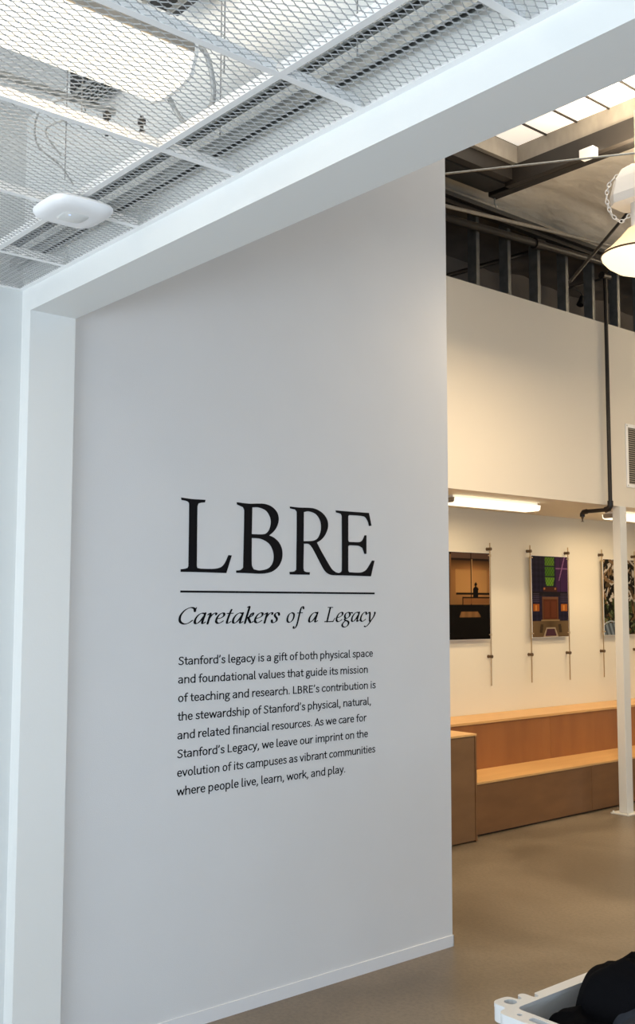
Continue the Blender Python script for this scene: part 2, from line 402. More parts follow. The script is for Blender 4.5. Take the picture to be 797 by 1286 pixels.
# hanger wires
k = 0
wires = [((-2.251, 1.582), 'thin hanger wire right of the fixture, nearest the grid crossing'), ((-3.184, 1.58), 'thin hanger wire above the mesh behind the white access device'), ((-2.724, 1.90), 'thin hanger wire in the border strip left of the rails'), ((-1.95, 1.80), 'thin hanger wire above the border strip at the top centre'), ((-2.80, 1.44), 'thin hanger wire with black clip at the fixture end')]
for (xy, lb) in wires:
    o = tb('hanger_wire', M['wire'], [(xy[0], xy[1], CZ+.045), (xy[0]+.004, xy[1], DZ)], .0022, None, 6); tag(o, lb, 'wire', 'ceiling hanger wires')
for (x, y, lb) in ((-2.751, 1.50, 'left black spring clip standing above the mesh under the fixture end'), (-2.715, 1.60, 'right black spring clip standing above the mesh under the fixture end')):
    bm = bmesh.new()
    tube(bm, [(x, y, CZ+.02), (x, y, CZ+.10)], .006, 8); tube(bm, [(x-.012, y, CZ+.05), (x+.012, y, CZ+.05)], .007, 8); tube(bm, [(x, y, CZ+.075), (x, y, CZ+.09)], .013, 8)
    tag(bm_obj('spring_clip', bm, M['black'], None, smooth=True), lb, 'clip')
# strut rails running parallel to the header
for (y, z, lb) in ((1.845, 3.545, 'slotted galvanised rail above the border mesh, upper of the pair'), (1.90, 3.485, 'slotted galvanised rail above the border mesh, lower of the pair')):
    bm = bmesh.new(); wv = .020
    box(bm, -4.3, .9, y-wv, y-wv+.003, z, z+.04); box(bm, -4.3, .9, y+wv-.003, y+wv, z, z+.04); box(bm, -4.3, .9, y-wv+.003, y+wv-.003, z+.037, z+.04)
    box(bm, -4.3, .9, y-wv+.003, y-wv+.011, z, z+.003); box(bm, -4.3, .9, y+wv-.011, y+wv-.003, z, z+.003)
    tag(bm_obj('strut_rail', bm, M['galv']), lb, 'rail')
# dark duct openings and a rectangular duct under the deck
for (x0, x1, y0, y1, lb) in ((-3.64, -3.44, 1.82, 1.925, 'small dark duct grille up in the plenum left of the fixture'), (-2.91, -2.35, 1.2, 1.85, 'dark duct opening in the plenum above the top of the fixture')):
    t = thing('duct_grille', lb, 'grille', ((x0+x1)/2, (y0+y1)/2, 4.15))
    bx('throat', M['black'], x0, x1, y0, y1, 4.02, DZ, t)
    n = 7
    for i in range(n): 
        yy = y0+(y1-y0)*(i+.5)/n; bx('slat', M['galv'], x0, x1, yy-.003, yy+.003, 4.00, 4.02, t)
dt = thing('air_duct', 'galvanised duct crossing the plenum above the mesh ceiling', 'duct', (-1.8, .9, 3.95))
bx('duct_body', M['galv'], -1.95, -1.60, -4.3, 1.30, 3.92, 4.16, dt)
for yy in (-1, 0, 1.28): bx('flange', M['galv'], -1.965, -1.585, yy, yy+.02, 3.905, 4.175, dt)
for i, (x, z) in enumerate(((-3.55, 3.95), (-3.68, 4.02))):
    o = tb('plenum_conduit', M['galv'], [(x, -4.3, z), (x, 1.97, z)], .014, None, 8); tag(o, ['straight steel conduit crossing the plenum, lower one', 'straight steel conduit crossing the plenum, upper one'][i], 'conduit')
o = tb('data_cable', M['cable'], smoothpath([(-3.05, 1.50, 3.47), (-3.0, 1.42, 3.52), (-2.9, 1.5, 3.56), (-2.82, 1.42, 3.55), (-2.85, 1.33, 3.50), (-2.98, 1.38, 3.455), (-3.1, 1.52, 3.46), (-3.2, 1.62, 3.455)]), .003, None, 6); tag(o, 'loose coiled data cable lying above the mesh behind the white device', 'cable')

# wireless access device under the grid
ap = thing('wireless_device', 'white rounded-square wireless device hanging under the mesh ceiling', 'device', (-3.238, 1.640, 3.35))
def superell(r, n=48, p=4.5): 
    return [(math.copysign(abs(math.cos(t))**(2/p), math.cos(t))*r, math.copysign(abs(math.sin(t))**(2/p), math.sin(t))*r) for t in [2*math.pi*i/n for i in range(n)]]
def stacked(bm, c, prof, p=4.5, n=48):
    rings = [[bm.verts.new((c[0]+x, c[1]+y, c[2]+z)) for x, y in superell(r, n, p)] for r, z in prof]
    for q, s in zip(rings, rings[1:]):
        for k in range(n): bm.faces.new((q[k], q[(k+1) % n], s[(k+1) % n], s[k]))
    bm.faces.new(rings[0][::-1]); bm.faces.new(rings[-1])
bm = bmesh.new(); stacked(bm, (-3.238, 1.640, 3.352), [(.075, 0), (.096, .002), (.110, .009), (.116, .020), (.117, .028), (.111, .036), (.100, .042)]); bm_obj('body', bm, M['plast'], ap, smooth=True)
bm = bmesh.new(); stacked(bm, (-3.238, 1.640, 3.3495), [(.042, 0), (.047, .0025)]); bm_obj('raised_centre', bm, M['gloss'], ap, smooth=True)
bm = bmesh.new(); lathe(bm, [(.0001, 0), (.004, 0), (.004, .002)], (-3.216, 1.618, 3.3482), 12); bm_obj('indicator', bm, M['led'], ap)
bx('bracket', M['galv'], -3.30, -3.18, 1.61, 1.67, 3.393, CZ, ap)
# ------------------------------------------------------------------ WALL LETTERING
def to_wall(me, x):
    me.transform(Matrix(((0, 0, 1, x), (1, 0, 0, 0), (0, 1, 0, 0), (0, 0, 0, 1))))
def curve_mesh(name, loops, ext=.0005):
    cu = bpy.data.curves.new(name, 'CURVE'); cu.dimensions = '2D'; cu.fill_mode = 'BOTH'; cu.extrude = ext
    for lp in loops:
        s = cu.splines.new('POLY'); s.points.add(len(lp)-1)
        for p, q in zip(s.points, lp): p.co = (q[0], q[1], 0, 1)
        s.use_cyclic_u = True
    o = bpy.data.objects.new(name, cu); me = bpy.data.meshes.new_from_object(o)
    bpy.data.objects.remove(o); bpy.data.curves.remove(cu); me.name = name; return me
def rounded(pts, sub=4, corner=42):
    """Catmull-Rom through traced points, corners kept sharp"""
    P = [Vector((a, b)) for a, b in pts]; n = len(P); out = []
    def sharp(i):
        a = P[i]-P[i-1]; b = P[(i+1) % n]-P[i]
        return math.degrees(a.angle(b, 0)) > corner
    S = [sharp(i) for i in range(n)]
    for i in range(n):
        p1, p2 = P[i], P[(i+1) % n]; d = p2-p1
        t1 = d if S[i] else (p2-P[i-1])*.5*min(1, 2*d.length/max((p2-P[i-1]).length, 1e-6))
        t2 = d if S[(i+1) % n] else (P[(i+2) % n]-p1)*.5*min(1, 2*d.length/max((P[(i+2) % n]-p1).length, 1e-6))
        for k in range(sub):
            t = k/sub; h1 = 2*t**3-3*t*t+1; h2 = t**3-2*t*t+t; h3 = -2*t**3+3*t*t; h4 = t**3-t*t
            q = p1*h1+t1*h2+p2*h3+t2*h4; out.append((q.x, q.y))
    return out
def wall_part(name, me, parent, x=GX+.0009):
    to_wall(me, x); me.transform(Matrix.Translation(-parent_world(parent))); me.materials.clear(); me.materials.append(M['vinyl'])
    return link(name, me, parent)
CAPS = [
 [[(2.8007, 2.5326), (2.8663, 2.5293), (2.9454, 2.5305), (2.9424, 2.5173), (2.9206, 2.5146), (2.9036, 2.5096), (2.8976, 2.4936), (2.8978, 2.1985), (2.9017, 2.1886), (2.9249, 2.1855), (3.0031, 2.1868), (3.0427, 2.196), (3.0665, 2.2169), (3.0886, 2.2584), (3.1097, 2.2571), (3.0767, 2.1666), (2.9251, 2.1680), (2.8031, 2.1675), (2.803, 2.1802), (2.8255, 2.1828), (2.8434, 2.1875), (2.8481, 2.1985), (2.8483, 2.497), (2.8466, 2.5101), (2.8338, 2.5169), (2.8024, 2.5211)]],
 [[(3.138, 2.531), (3.2143, 2.5285), (3.2762, 2.5327), (3.3207, 2.5334), (3.3657, 2.5221), (3.4006, 2.4958), (3.4131, 2.4606), (3.4032, 2.422), (3.3792, 2.3913), (3.3498, 2.3695), (3.3794, 2.3599), (3.4142, 2.336), (3.4368, 2.2969), (3.4359, 2.2484), (3.4119, 2.2078), (3.3679, 2.1795), (3.3066, 2.1682), (3.2138, 2.1687), (3.138, 2.1692), (3.1379, 2.181), (3.1645, 2.1844), (3.1816, 2.1966), (3.186, 2.4895), (3.1777, 2.5075), (3.1396, 2.5192)], [(3.2381, 2.5104), (3.2785, 2.5123), (3.3299, 2.4963), (3.3583, 2.4535), (3.3516, 2.4052), (3.3218, 2.3762), (3.2356, 2.3712)], [(3.2358, 2.351), (3.2964, 2.3483), (3.3522, 2.3232), (3.3784, 2.2764), (3.3745, 2.2286), (3.3446, 2.197), (3.2893, 2.1846), (3.25, 2.1895), (3.237, 2.2114)]],
 [[(3.4872, 2.5303), (3.5511, 2.5287), (3.6497, 2.5311), (3.71, 2.5132), (3.7507, 2.4769), (3.7588, 2.4349), (3.7405, 2.3926), (3.7122, 2.3634), (3.6781, 2.3446), (3.7103, 2.2984), (3.7814, 2.2082), (3.8121, 2.1878), (3.8431, 2.1809), (3.8483, 2.1697), (3.7834, 2.17), (3.7457, 2.1831), (3.7184, 2.2108), (3.6502, 2.3078), (3.6224, 2.3334), (3.586, 2.335), (3.5834, 2.2038), (3.5874, 2.1889), (3.6011, 2.1832), (3.6287, 2.1822), (3.6267, 2.1686), (3.4889, 2.1675), (3.4869, 2.1808), (3.5185, 2.1844), (3.533, 2.1935), (3.5356, 2.5011), (3.524, 2.516), (3.4892, 2.5199)], [(3.5855, 2.506), (3.62, 2.5118), (3.6698, 2.4994), (3.702, 2.4628), (3.7061, 2.4131), (3.685, 2.3701), (3.6501, 2.3534), (3.584, 2.3485)]],
 [[(3.8144, 2.5286), (3.917, 2.5283), (4.0677, 2.5291), (4.0871, 2.4564), (4.0674, 2.4539), (4.0566, 2.4813), (4.0295, 2.5062), (3.9169, 2.5079), (3.9084, 2.5011), (3.9082, 2.3649), (3.9145, 2.3579), (3.9912, 2.3594), (4.0149, 2.3703), (4.0323, 2.3996), (4.0475, 2.4003), (4.0471, 2.2953), (4.0319, 2.2933), (4.0147, 2.3273), (3.9857, 2.3384), (3.9166, 2.3382), (3.9081, 2.3332), (3.9079, 2.1957), (3.9163, 2.1881), (4.0014, 2.1882), (4.0446, 2.2049), (4.0906, 2.2585), (4.1103, 2.2574), (4.0814, 2.1680), (3.9162, 2.1695), (3.8328, 2.1694), (3.8328, 2.181), (3.8514, 2.1867), (3.8597, 2.1985), (3.8591, 2.4984), (3.8518, 2.512), (3.8164, 2.5178)]]]
tt = thing('wall_title', 'four tall black serif capital letters on the grey wall above the thin black line', 'lettering', (GX, 3.456, 2.168))
for loops in CAPS: wall_part('letter', curve_mesh('letter', [rounded(l) for l in loops]), tt)
o = bx('divider_line', M['vinyl'], GX, GX+.001, 2.803, 4.110, 2.0665, 2.0765); tag(o, 'thin horizontal black line under the large serif capitals', 'line')

# italic tagline: pen strokes whose width depends on direction, sheared
G = {
 'C': (12.6, [[(11.4, 11.6), (10.4, 14.0), (7.4, 14.9), (3.6, 12.6), (1.2, 7.6), (1.9, 2.6), (5.2, .1), (8.6, .6), (11.4, 3.2)], [(11.4, 11.4), (11.9, 14.9)]]),
 'a': (9.4, [[(7.0, 9.2), (4.8, 9.7), (2.4, 8.0), (.9, 4.4), (1.2, 1.0), (3.0, .3), (5.2, 2.8), (6.9, 6.8)], [(7.5, 9.7), (7.1, 5), (6.9, 1.4), (7.7, .2), (9.3, 1.5)]]),
 'r': (7.2, [[(.4, 8.2), (1.6, 9.5), (2.3, 9.0), (2.1, 4), (2.0, .0)], [(2.2, 4.8), (3.8, 8.2), (5.6, 9.7), (6.9, 9.3), (6.8, 8.3)]]),
 'e': (7.8, [[(1.2, 4.4), (4.4, 5.2), (6.3, 7.2), (6.0, 9.2), (4.4, 9.7), (2.4, 8.2), (1.1, 5), (1.3, 1.7), (3.2, .2), (5.2, .9), (6.9, 2.4)]]),
 't': (6.2, [[(3.5, 12.8), (2.8, 9), (2.3, 2.6), (2.6, .4), (3.8, .4), (5.4, 1.7)], [(.6, 9.3), (5.6, 9.5)]]),
 'k': (8.8, [[(.7, 14.9), (2.3, 15.6), (2.1, 8), (1.9, .0)], [(2.1, 4.4), (4.2, 6.2), (5.6, 9.2), (6.9, 9.3), (6.6, 7.2), (4.6, 5.5), (3.2, 5.2)], [(3.6, 5.2), (5.4, 2.0), (6.9, .3), (8.6, 1.5)]]),
 's': (6.8, [[(5.9, 7.6), (5.1, 9.4), (3.4, 9.7), (2.1, 8.2), (2.6, 6.4), (4.6, 4.2), (4.8, 1.8), (3.2, .2), (1.4, .4), (.6, 2.4)]]),
 'o': (8.6, [[(4.2, 9.7), (1.9, 8.2), (.9, 4.8), (1.6, 1.4), (3.9, .2), (6.3, 1.8), (7.3, 5.2), (6.6, 8.5), (4.2, 9.7)]]),
 'f': (6.4, [[(7.2, 13.8), (6.5, 15.3), (5.2, 15.4), (4.4, 13.4), (4.1, 9), (3.9, 1), (3.4, -3.6), (2.2, -5.6), (.9, -5.4), (.6, -4.4)], [(1.6, 9.3), (7.0, 9.5)]]),
 'L': (11.4, [[(3.4, 14.6), (3.2, 8), (3.1, .4)], [(.9, 14.8), (6.0, 14.8)], [(.7, .35), (5, .35), (9.4, .45)], [(9.2, .5), (10.5, 3.8)]]),
 'g': (8.8, [[(4.1, 9.7), (2.1, 8.6), (1.4, 6.2), (2.3, 4.0), (4.1, 3.6), (6.0, 5.0), (6.6, 7.4), (5.6, 9.3), (4.1, 9.7)], [(5.9, 8.9), (7.4, 9.4), (8.9, 9.0)], [(2.6, 4.0), (1.9, 2.6), (3.0, 1.5), (5.9, .4), (7.1, -1.8), (5.9, -4.6), (3.0, -5.4), (.8, -4.0), (.9, -1.6), (3.0, 1.2)]]),
 'c': (7.4, [[(6.3, 7.8), (5.7, 9.4), (4.2, 9.7), (2.3, 8.2), (1.1, 5), (1.3, 1.7), (3.1, .2), (5.0, .8), (6.6, 2.3)]]),
 'y': (8.6, [[(.6, 8.4), (1.7, 9.6), (2.7, 8.6), (3.5, 4), (4.1, .6)], [(7.6, 9.5), (8.3, 8.8), (7.6, 5), (5.6, 1.0), (3.4, -3.2), (1.2, -5.4), (-.4, -5.0)]]),
}
def glyph(bm, strokes, ox, oy, sx, sy, zoff, slant=.22, pen=None):
    U = .0053; k = 0
    for st_ in strokes:
        pts = smoothpath([(x, y, 0) for x, y in st_], 4 if len(st_) > 2 else 1); n = len(pts); L_, R_ = [], []
        for i, p in enumerate(pts):
            d = (pts[min(i+1, n-1)]-pts[max(i-1, 0)]); a = math.atan2(d.y, d.x)
            wv = .34+.62*abs(math.sin(a-R(24)))**1.5
            if pen: wv = pen(a)
            elif len(st_) == 2: wv = .42
            nrm = Vector((-math.sin(a), math.cos(a), 0)); L_.append(p+nrm*wv); R_.append(p-nrm*wv)
        def put(q):
            return bm.verts.new((zoff+k*.00004, ox+(q.x+slant*q.y)*sx, oy+q.y*sy))
        a = [put(q) for q in L_]; b = [put(q) for q in R_]
        for i in range(n-1): bm.faces.new((a[i], b[i], b[i+1], a[i+1]))
        for q in (L_[0]+R_[0], L_[-1]+R_[-1]):
            c = q/2; r_ = (L_[0]-R_[0]).length/2 if q is not None and (c-pts[0]).length < 1e-6 else (L_[-1]-R_[-1]).length/2
            bm.faces.new([put(c+Vector((math.cos(t), math.sin(t), 0))*r_) for t in [2*math.pi*j/8 for j in range(8)]])
        k += 1
tg = thing('wall_tagline', 'black italic serif line of five words under the thin black line', 'lettering', (GX, 3.456, 1.911))
for word, y0, y1 in (('Caretakers', 2.803, 3.418), ('of', 3.475, 3.585), ('a', 3.624, 3.684), ('Legacy', 3.735, 4.112)):
    adv = sum(G[c][0] for c in word)
    first = min(x+.22*y for s in G[word[0]][1] for x, y in s); 
    lastw = max(x+.22*y for s in G[word[-1]][1] for x, y in s)
    tot = adv-G[word[-1]][0]+lastw-first; sx = (y1-y0)/tot; cx = y0-first*sx
    for c in word:
        bm = bmesh.new(); glyph(bm, G[c][1], cx, 1.9135, sx, .00535, GX+.0008); bm_obj('letter', bm, M['vinyl'], tg); cx += G[c][0]*sx

# body copy, eight lines
LINES = [("Stanford\u2019s legacy is a gift of both physical space", 4.092), ("and foundational values that guide its mission", 4.054),
 ("of teaching and research. LBRE\u2019s contribution is", 4.113), ("the stewardship of Stanford\u2019s physical, natural,", 4.078),
 ("and related financial resources. As we care for", 4.040), ("Stanford\u2019s Legacy, we leave our imprint on the", 4.052),
 ("evolution of its campuses as vibrant communities", 4.108), ("where people live, learn, work, and play.", 3.884)]
_st = [(1.8, 14.4), (1.8, .4)]; _x = [(1.8, 9.5), (1.8, .4)]
def _arch(a, b): return [(a, 6.8), (a+1.6, 8.7), (a+3.6, 9.5), (b-.6, 8.6), (b, 6.4), (b, .4)]
_bowl = [(2, 12.8), (5.4, 12.7), (7.8, 11.4), (7.7, 8.8), (5.6, 7.5), (2, 7.3)]
H = {
 'a': (9.7, [[(1.6, 8.5), (4.2, 9.5), (6.5, 8.7), (7.4, 6.6), (7.4, .4)], [(7.4, 5.7), (3.8, 5.2), (1.5, 3.8), (1.5, 1.7), (3.3, .5), (5.5, 1.0), (7.4, 2.8)]]),
 'b': (10.5, [_st, [(1.8, 7.6), (3.6, 9.2), (5.9, 9.4), (8, 7.5), (8.3, 4.6), (7.2, 1.6), (5, .5), (3, .9), (1.8, 2)]]),
 'c': (8.5, [[(7.6, 8.4), (5.8, 9.5), (3.4, 8.8), (1.6, 6), (1.8, 3), (3.7, .7), (6, .7), (7.8, 1.9)]]),
 'd': (10.5, [[(8.6, 14.4), (8.6, .4)], [(8.6, 7.9), (6.7, 9.4), (4.2, 9.2), (2.1, 7.2), (1.8, 4.4), (2.9, 1.4), (5, .5), (7, 1.2), (8.6, 2.8)]]),
 'e': (9.3, [[(1.8, 5.2), (7.9, 5.2)], [(7.9, 5.2), (7.4, 7.9), (5.5, 9.4), (3.4, 9.0), (1.8, 6.6), (1.9, 3.2), (3.7, .8), (5.8, .5), (7.7, 1.5)]]),
 'f': (5.9, [[(6.2, 13.9), (4.8, 14.1), (3.3, 13.0), (2.8, 10.8), (2.8, .4)], [(.6, 9.0), (5.6, 9.0)]]),
 'g': (9.5, [[(4.4, 9.4), (2.4, 8.4), (1.9, 6.4), (2.8, 4.5), (4.6, 4.0), (6.5, 5), (7.0, 7), (6, 8.9), (4.4, 9.4)], [(5.8, 9.0), (9, 9.0)], [(2.6, 4.6), (1.8, 3.2), (2.6, 1.6), (5.6, 1.0), (8, .1), (8.2, -2.0), (6, -3.9), (3.2, -3.9), (1.2, -2.5), (1.6, -.4), (3.2, .9)]]),
 'h': (10.3, [_st, _arch(1.8, 8.4)]), 'n': (10.3, [_x, _arch(1.8, 8.4)]), 'm': (15.6, [_x, _arch(1.8, 7.8), _arch(7.8, 13.8)]),
 'i': (4.7, [[(2.3, 9.5), (2.3, .4)], [(2.3, 13.0), (2.3, 13.5)]]), 'l': (4.9, [[(1.9, 14.4), (1.9, 2.4), (2.5, .8), (3.9, .6)]]),
 'k': (9.1, [_st, [(7.9, 9.6), (1.9, 3.8)], [(4.2, 6.0), (8.5, .3)]]),
 'o': (10.3, [[(5.1, 9.5), (2.7, 8.3), (1.7, 5), (2.7, 1.7), (5.1, .5), (7.5, 1.7), (8.5, 5), (7.5, 8.3), (5.1, 9.5)]]),
 'p': (10.5, [[(1.8, 9.5), (1.8, -3.9)], [(1.8, 7.6), (3.6, 9.2), (5.9, 9.4), (8, 7.5), (8.3, 4.6), (7.2, 1.6), (5, .5), (3, .9), (1.8, 2)]]),
 'r': (6.6, [_x, [(1.8, 5.8), (3.2, 8.4), (4.8, 9.5), (6.3, 9.3)]]),
 's': (7.9, [[(6.6, 8.3), (4.4, 9.5), (2.3, 8.8), (1.9, 7), (3.4, 5.5), (5.6, 4.4), (6.6, 2.6), (5.6, .8), (3.4, .5), (1.1, 1.7)]]),
 't': (6.3, [[(2.9, 12.4), (2.9, 3), (3.7, .9), (5.9, .8)], [(.6, 9.0), (5.8, 9.0)]]),
 'u': (10.3, [[(1.8, 9.5), (1.8, 3.8), (2.6, 1.2), (4.6, .5), (6.6, 1.3), (8.4, 3.2)], [(8.4, 9.5), (8.4, .4)]]),
 'v': (8.9, [[(.9, 9.5), (4.4, .5)], [(7.9, 9.5), (4.4, .5)]]), 'w': (13.6, [[(1, 9.5), (3.8, .5)], [(3.8, .5), (6.8, 9.0)], [(6.8, 9.0), (9.8, .5)], [(9.8, .5), (12.6, 9.5)]]),
 'y': (8.9, [[(.9, 9.5), (4.5, .9)], [(7.9, 9.5), (6.2, 4.6), (4.4, -.6), (3, -3.2), (.9, -3.9)]]),
 'S': (10.2, [[(8.6, 11.8), (6.4, 13.1), (3.6, 12.7), (2.1, 10.8), (2.9, 8.6), (5.6, 7), (8, 5.2), (8.4, 2.8), (6.4, .8), (3.6, .5), (1.2, 2)]]),
 'L': (9.2, [[(2, 13.4), (2, .8)], [(2, .9), (8.4, .9)]]), 'B': (11.2, [[(2, 13.4), (2, .4)], _bowl, [(5, 7.3), (8.1, 6.2), (8.9, 3.8), (7.6, 1.5), (5, .9), (2, .9)]]),
 'R': (11, [[(2, 13.4), (2, .4)], _bowl, [(5.2, 7.2), (9.2, .4)]]), 'E': (10, [[(2, 13.4), (2, .4)], [(2, 12.8), (8.6, 12.8)], [(2, 7.2), (7.8, 7.2)], [(2, .9), (8.8, .9)]]),
 'A': (10.6, [[(.7, .3), (5.3, 13.3)], [(9.9, .3), (5.3, 13.3)], [(2.5, 4.4), (8.1, 4.4)]]),
 ',': (4.5, [[(2.3, 1.0), (2.4, -.4), (1.3, -2.4)]]), '.': (4.5, [[(2.2, .8), (2.2, 1.3)]]), '\u2019': (4.4, [[(2.3, 14.0), (2.4, 12.6), (1.4, 10.8)]]), ' ': (4.2, [])}
tp = thing('wall_paragraph', 'paragraph of eight lines of small black sans text on the grey wall', 'lettering', (GX, 3.45, 1.09))
for i, (line, yr) in enumerate(LINES):
    tot = sum(H[c][0] for c in line)-2.2; sx = (yr-2.800)/tot; cx = 2.800-1.1*sx; bm = bmesh.new()
    for c in line:
        glyph(bm, H[c][1], cx, 1.716-i*.08885, sx, .00282, GX+.0006, 0, lambda a: .88+.16*abs(math.sin(a))); cx += H[c][0]*sx
    o = bm_obj('text_line', bm, M['vinyl'], tp); o['kind'] = 'stuff'

# ------------------------------------------------------------------ HALL: bench, cabinet, column
bench = thing('bleacher_bench', 'long two-tier birch plywood bench along the warm white photo wall', 'bench', (-6.6, 9.9, 0))
Y0, Y1 = 6.932, 13.3
bx('toe_base', M['toe'], BWX+.002, -6.165, Y0, Y1, 0, .03, bench)
for a, b in ((Y0, 8.742), (8.742, 11.18), (11.18, Y1)):
    bx('front_panel', M['ply_kick'], -6.152, -6.134, a+.0015, b-.0015, .016, .443, bench)
for a, b in ((Y0, 8.735), (8.735, 11.17), (11.17, Y1)):
    bx('backrest_panel', M['ply_back'], -6.625, -6.607, a+.0015, b-.0015, .461, .882, bench)
bx('seat_board', M['ply_top'], -6.61, -6.128, Y0, Y1, .443, .462, bench, .001)
bx('ledge_board', M['ply_top'], BWX+.002, -6.597, Y0, Y1, .884, .907, bench, .001)
bx('carcass', M['toe'], BWX+.002, -6.63, Y0, Y1, .03, .88, bench)
bx('seat_carcass', M['toe'], -6.60, -6.156, Y0, Y1, .03, .44, bench)
cab = thing('plywood_cabinet', 'brown plywood cabinet block standing at the left end of the bench', 'cabinet', (-6.5, 5.8, 0))
bx('front_panel', M['ply_box'], -6.045, -6.027, 4.80, 6.908, .012, .884, cab)
bx('end_panel', M['ply_kick'], BWX+.002, -6.022, 6.910, 6.930, .004, .884, cab)
bx('end_panel', M['ply_kick'], BWX+.002, -6.022, 4.78, 4.798, .004, .884, cab)
bx('top_board', M['ply_top'], BWX+.002, -6.020, 4.78, 6.932, .886, .904, cab, .001)
bx('carcass', M['toe'], BWX+.01, -6.05, 4.80, 6.90, .02, .88, cab)
col_ = thing('steel_column', 'slender white square steel column with base plate in front of the bench', 'column', (-5.88, 8.935, 0))
bx('shaft', M['white'], -5.925, -5.835, 8.880, 8.990, .012, 2.974, col_, .006)
bx('base_plate', M['white'], -5.985, -5.785, 8.825, 9.045, 0, .012, col_, .002)
for sx_ in (-5.965, -5.805):
    for sy_ in (8.845, 9.025):
        tb('anchor_bolt', M['white'], [(sx_, sy_, .012), (sx_, sy_, .028)], .009, col_, 6)

# strip lights under the soffit
def strip(yc, label, L=1.22, xc=-6.27):
    t = thing('strip_light', label, 'light', (xc, yc, 2.974), 'strip lights under the soffit')
    y0, y1 = yc-L/2, yc+L/2
    bm = bmesh.new(); prism_y(bm, [(xc-.07, 2.974), (xc-.07, 2.95), (xc+.07, 2.95), (xc+.07, 2.974)], y0+.01, y1-.01); bm_obj('housing', bm, M['plast'], t)
    bm = bmesh.new(); prism_y(bm, [(xc-.105, 2.95), (xc-.10, 2.912), (xc-.08, 2.898), (xc+.08, 2.898), (xc+.10, 2.912), (xc+.105, 2.95)], y0+.012, y1-.012); bm_obj('lens', bm, M['striplens'], t)
    for yy in (y0, y1-.011):
        bm = bmesh.new(); prism_y(bm, [(xc-.09, 2.952), (xc-.085, 2.918), (xc-.07, 2.908), (xc+.07, 2.908), (xc+.085, 2.918), (xc+.09, 2.952)], yy, yy+.011); bm_obj('end_cap', bm, M['curb'], t)
    area('strip_glow', (xc, yc, 2.885), (0, 0, -1), .18, L*.95, 16, WARM)
strip(7.46, 'lit strip light under the soffit above the first and second photographs')
strip(9.95+.02, 'lit strip light under the soffit partly hidden by the white column')
area('strip_glow_far', (-6.27, 12.4, 2.93), (0, 0, -1), .18, 1.2, 13, WARM)
area('strip_glow_near', (-6.27, 4.9, 2.93), (0, 0, -1), .18, 1.2, 16, WARM)
for yc in (4.9, 12.4): pass

# sprinkler pipe: down the bulkhead, elbow under the soffit, head
sp = thing('drop_pipe', 'black iron sprinkler pipe running down the bulkhead and elbowing under it', 'pipe', (-5.79, 8.66, 4.0))
PX, PYY = -5.815, 8.69
tb('riser', M['blackpipe'], [(PX, PYY, 2.96), (PX, PYY, 5.24)], .020, sp)
tb('elbow', M['blackpipe'], [(PX, PYY, 3.01), (PX, PYY, 2.965), (PX-.018, PYY, 2.935), (PX-.06, PYY, 2.925)], .029, sp)
tb('branch', M['blackpipe'], [(PX-.05, PYY, 2.925), (PX-.30, PYY, 2.925)], .020, sp)
tb('elbow', M['blackpipe'], [(PX-.27, PYY, 2.925), (PX-.31, PYY, 2.92), (PX-.325, PYY, 2.90), (PX-.325, PYY, 2.875)], .026, sp)
bm = bmesh.new(); lathe(bm, [(.0001, 0), (.016, 0), (.016, .004), (.006, .006), (.008, .03), (.014, .04), (.014, .05)], (PX-.325, PYY, 2.825), 12); bm_obj('sprinkler_head', bm, M['knob'], sp, smooth=True)
tb('tee_fitting', M['blackpipe'], [(PX, PYY-.06, 5.24), (PX, PYY+.06, 5.245)], .036, sp)

# louvred grille on the bulkhead
vg = thing('louvred_grille', 'light grey louvred air grille on the bulkhead right of the black pipe', 'grille', (BKX, 9.33, 3.50))
gz0, gz1, gy0, gy1 = 3.175, 3.815, 9.045, 9.62
bm = bmesh.new()
for a in ((gy0, gy1, gz0, gz0+.035), (gy0, gy1, gz1-.035, gz1), (gy0, gy0+.035, gz0+.035, gz1-.035), (gy1-.035, gy1, gz0+.035, gz1-.035)): box(bm, BKX, BKX+.010, *a)
bm_obj('frame', bm, M['plast'], vg)
bx('throat', M['black'], BKX, BKX+.002, gy0+.035, gy1-.035, gz0+.035, gz1-.035, vg)
n = 26
for i in range(n):
    z = gz0+.035+(gz1-gz0-.07)*(i+.5)/n
    bm = bmesh.new(); vs = box(bm, BKX+.002, BKX+.010, gy0+.035, gy1-.035, z-.002, z+.002)
    for v in vs:
        if v.co.x > BKX+.005: v.co.z -= .007
    bm_obj('louvre', bm, M['curb'], vg)
for yy in (gy0+.018, gy1-.018):
    for zz in (gz0+.018, gz1-.018): tb('screw', M['galv'], [(BKX+.010, yy, zz), (BKX+.013, yy, zz)], .006, vg, 8)

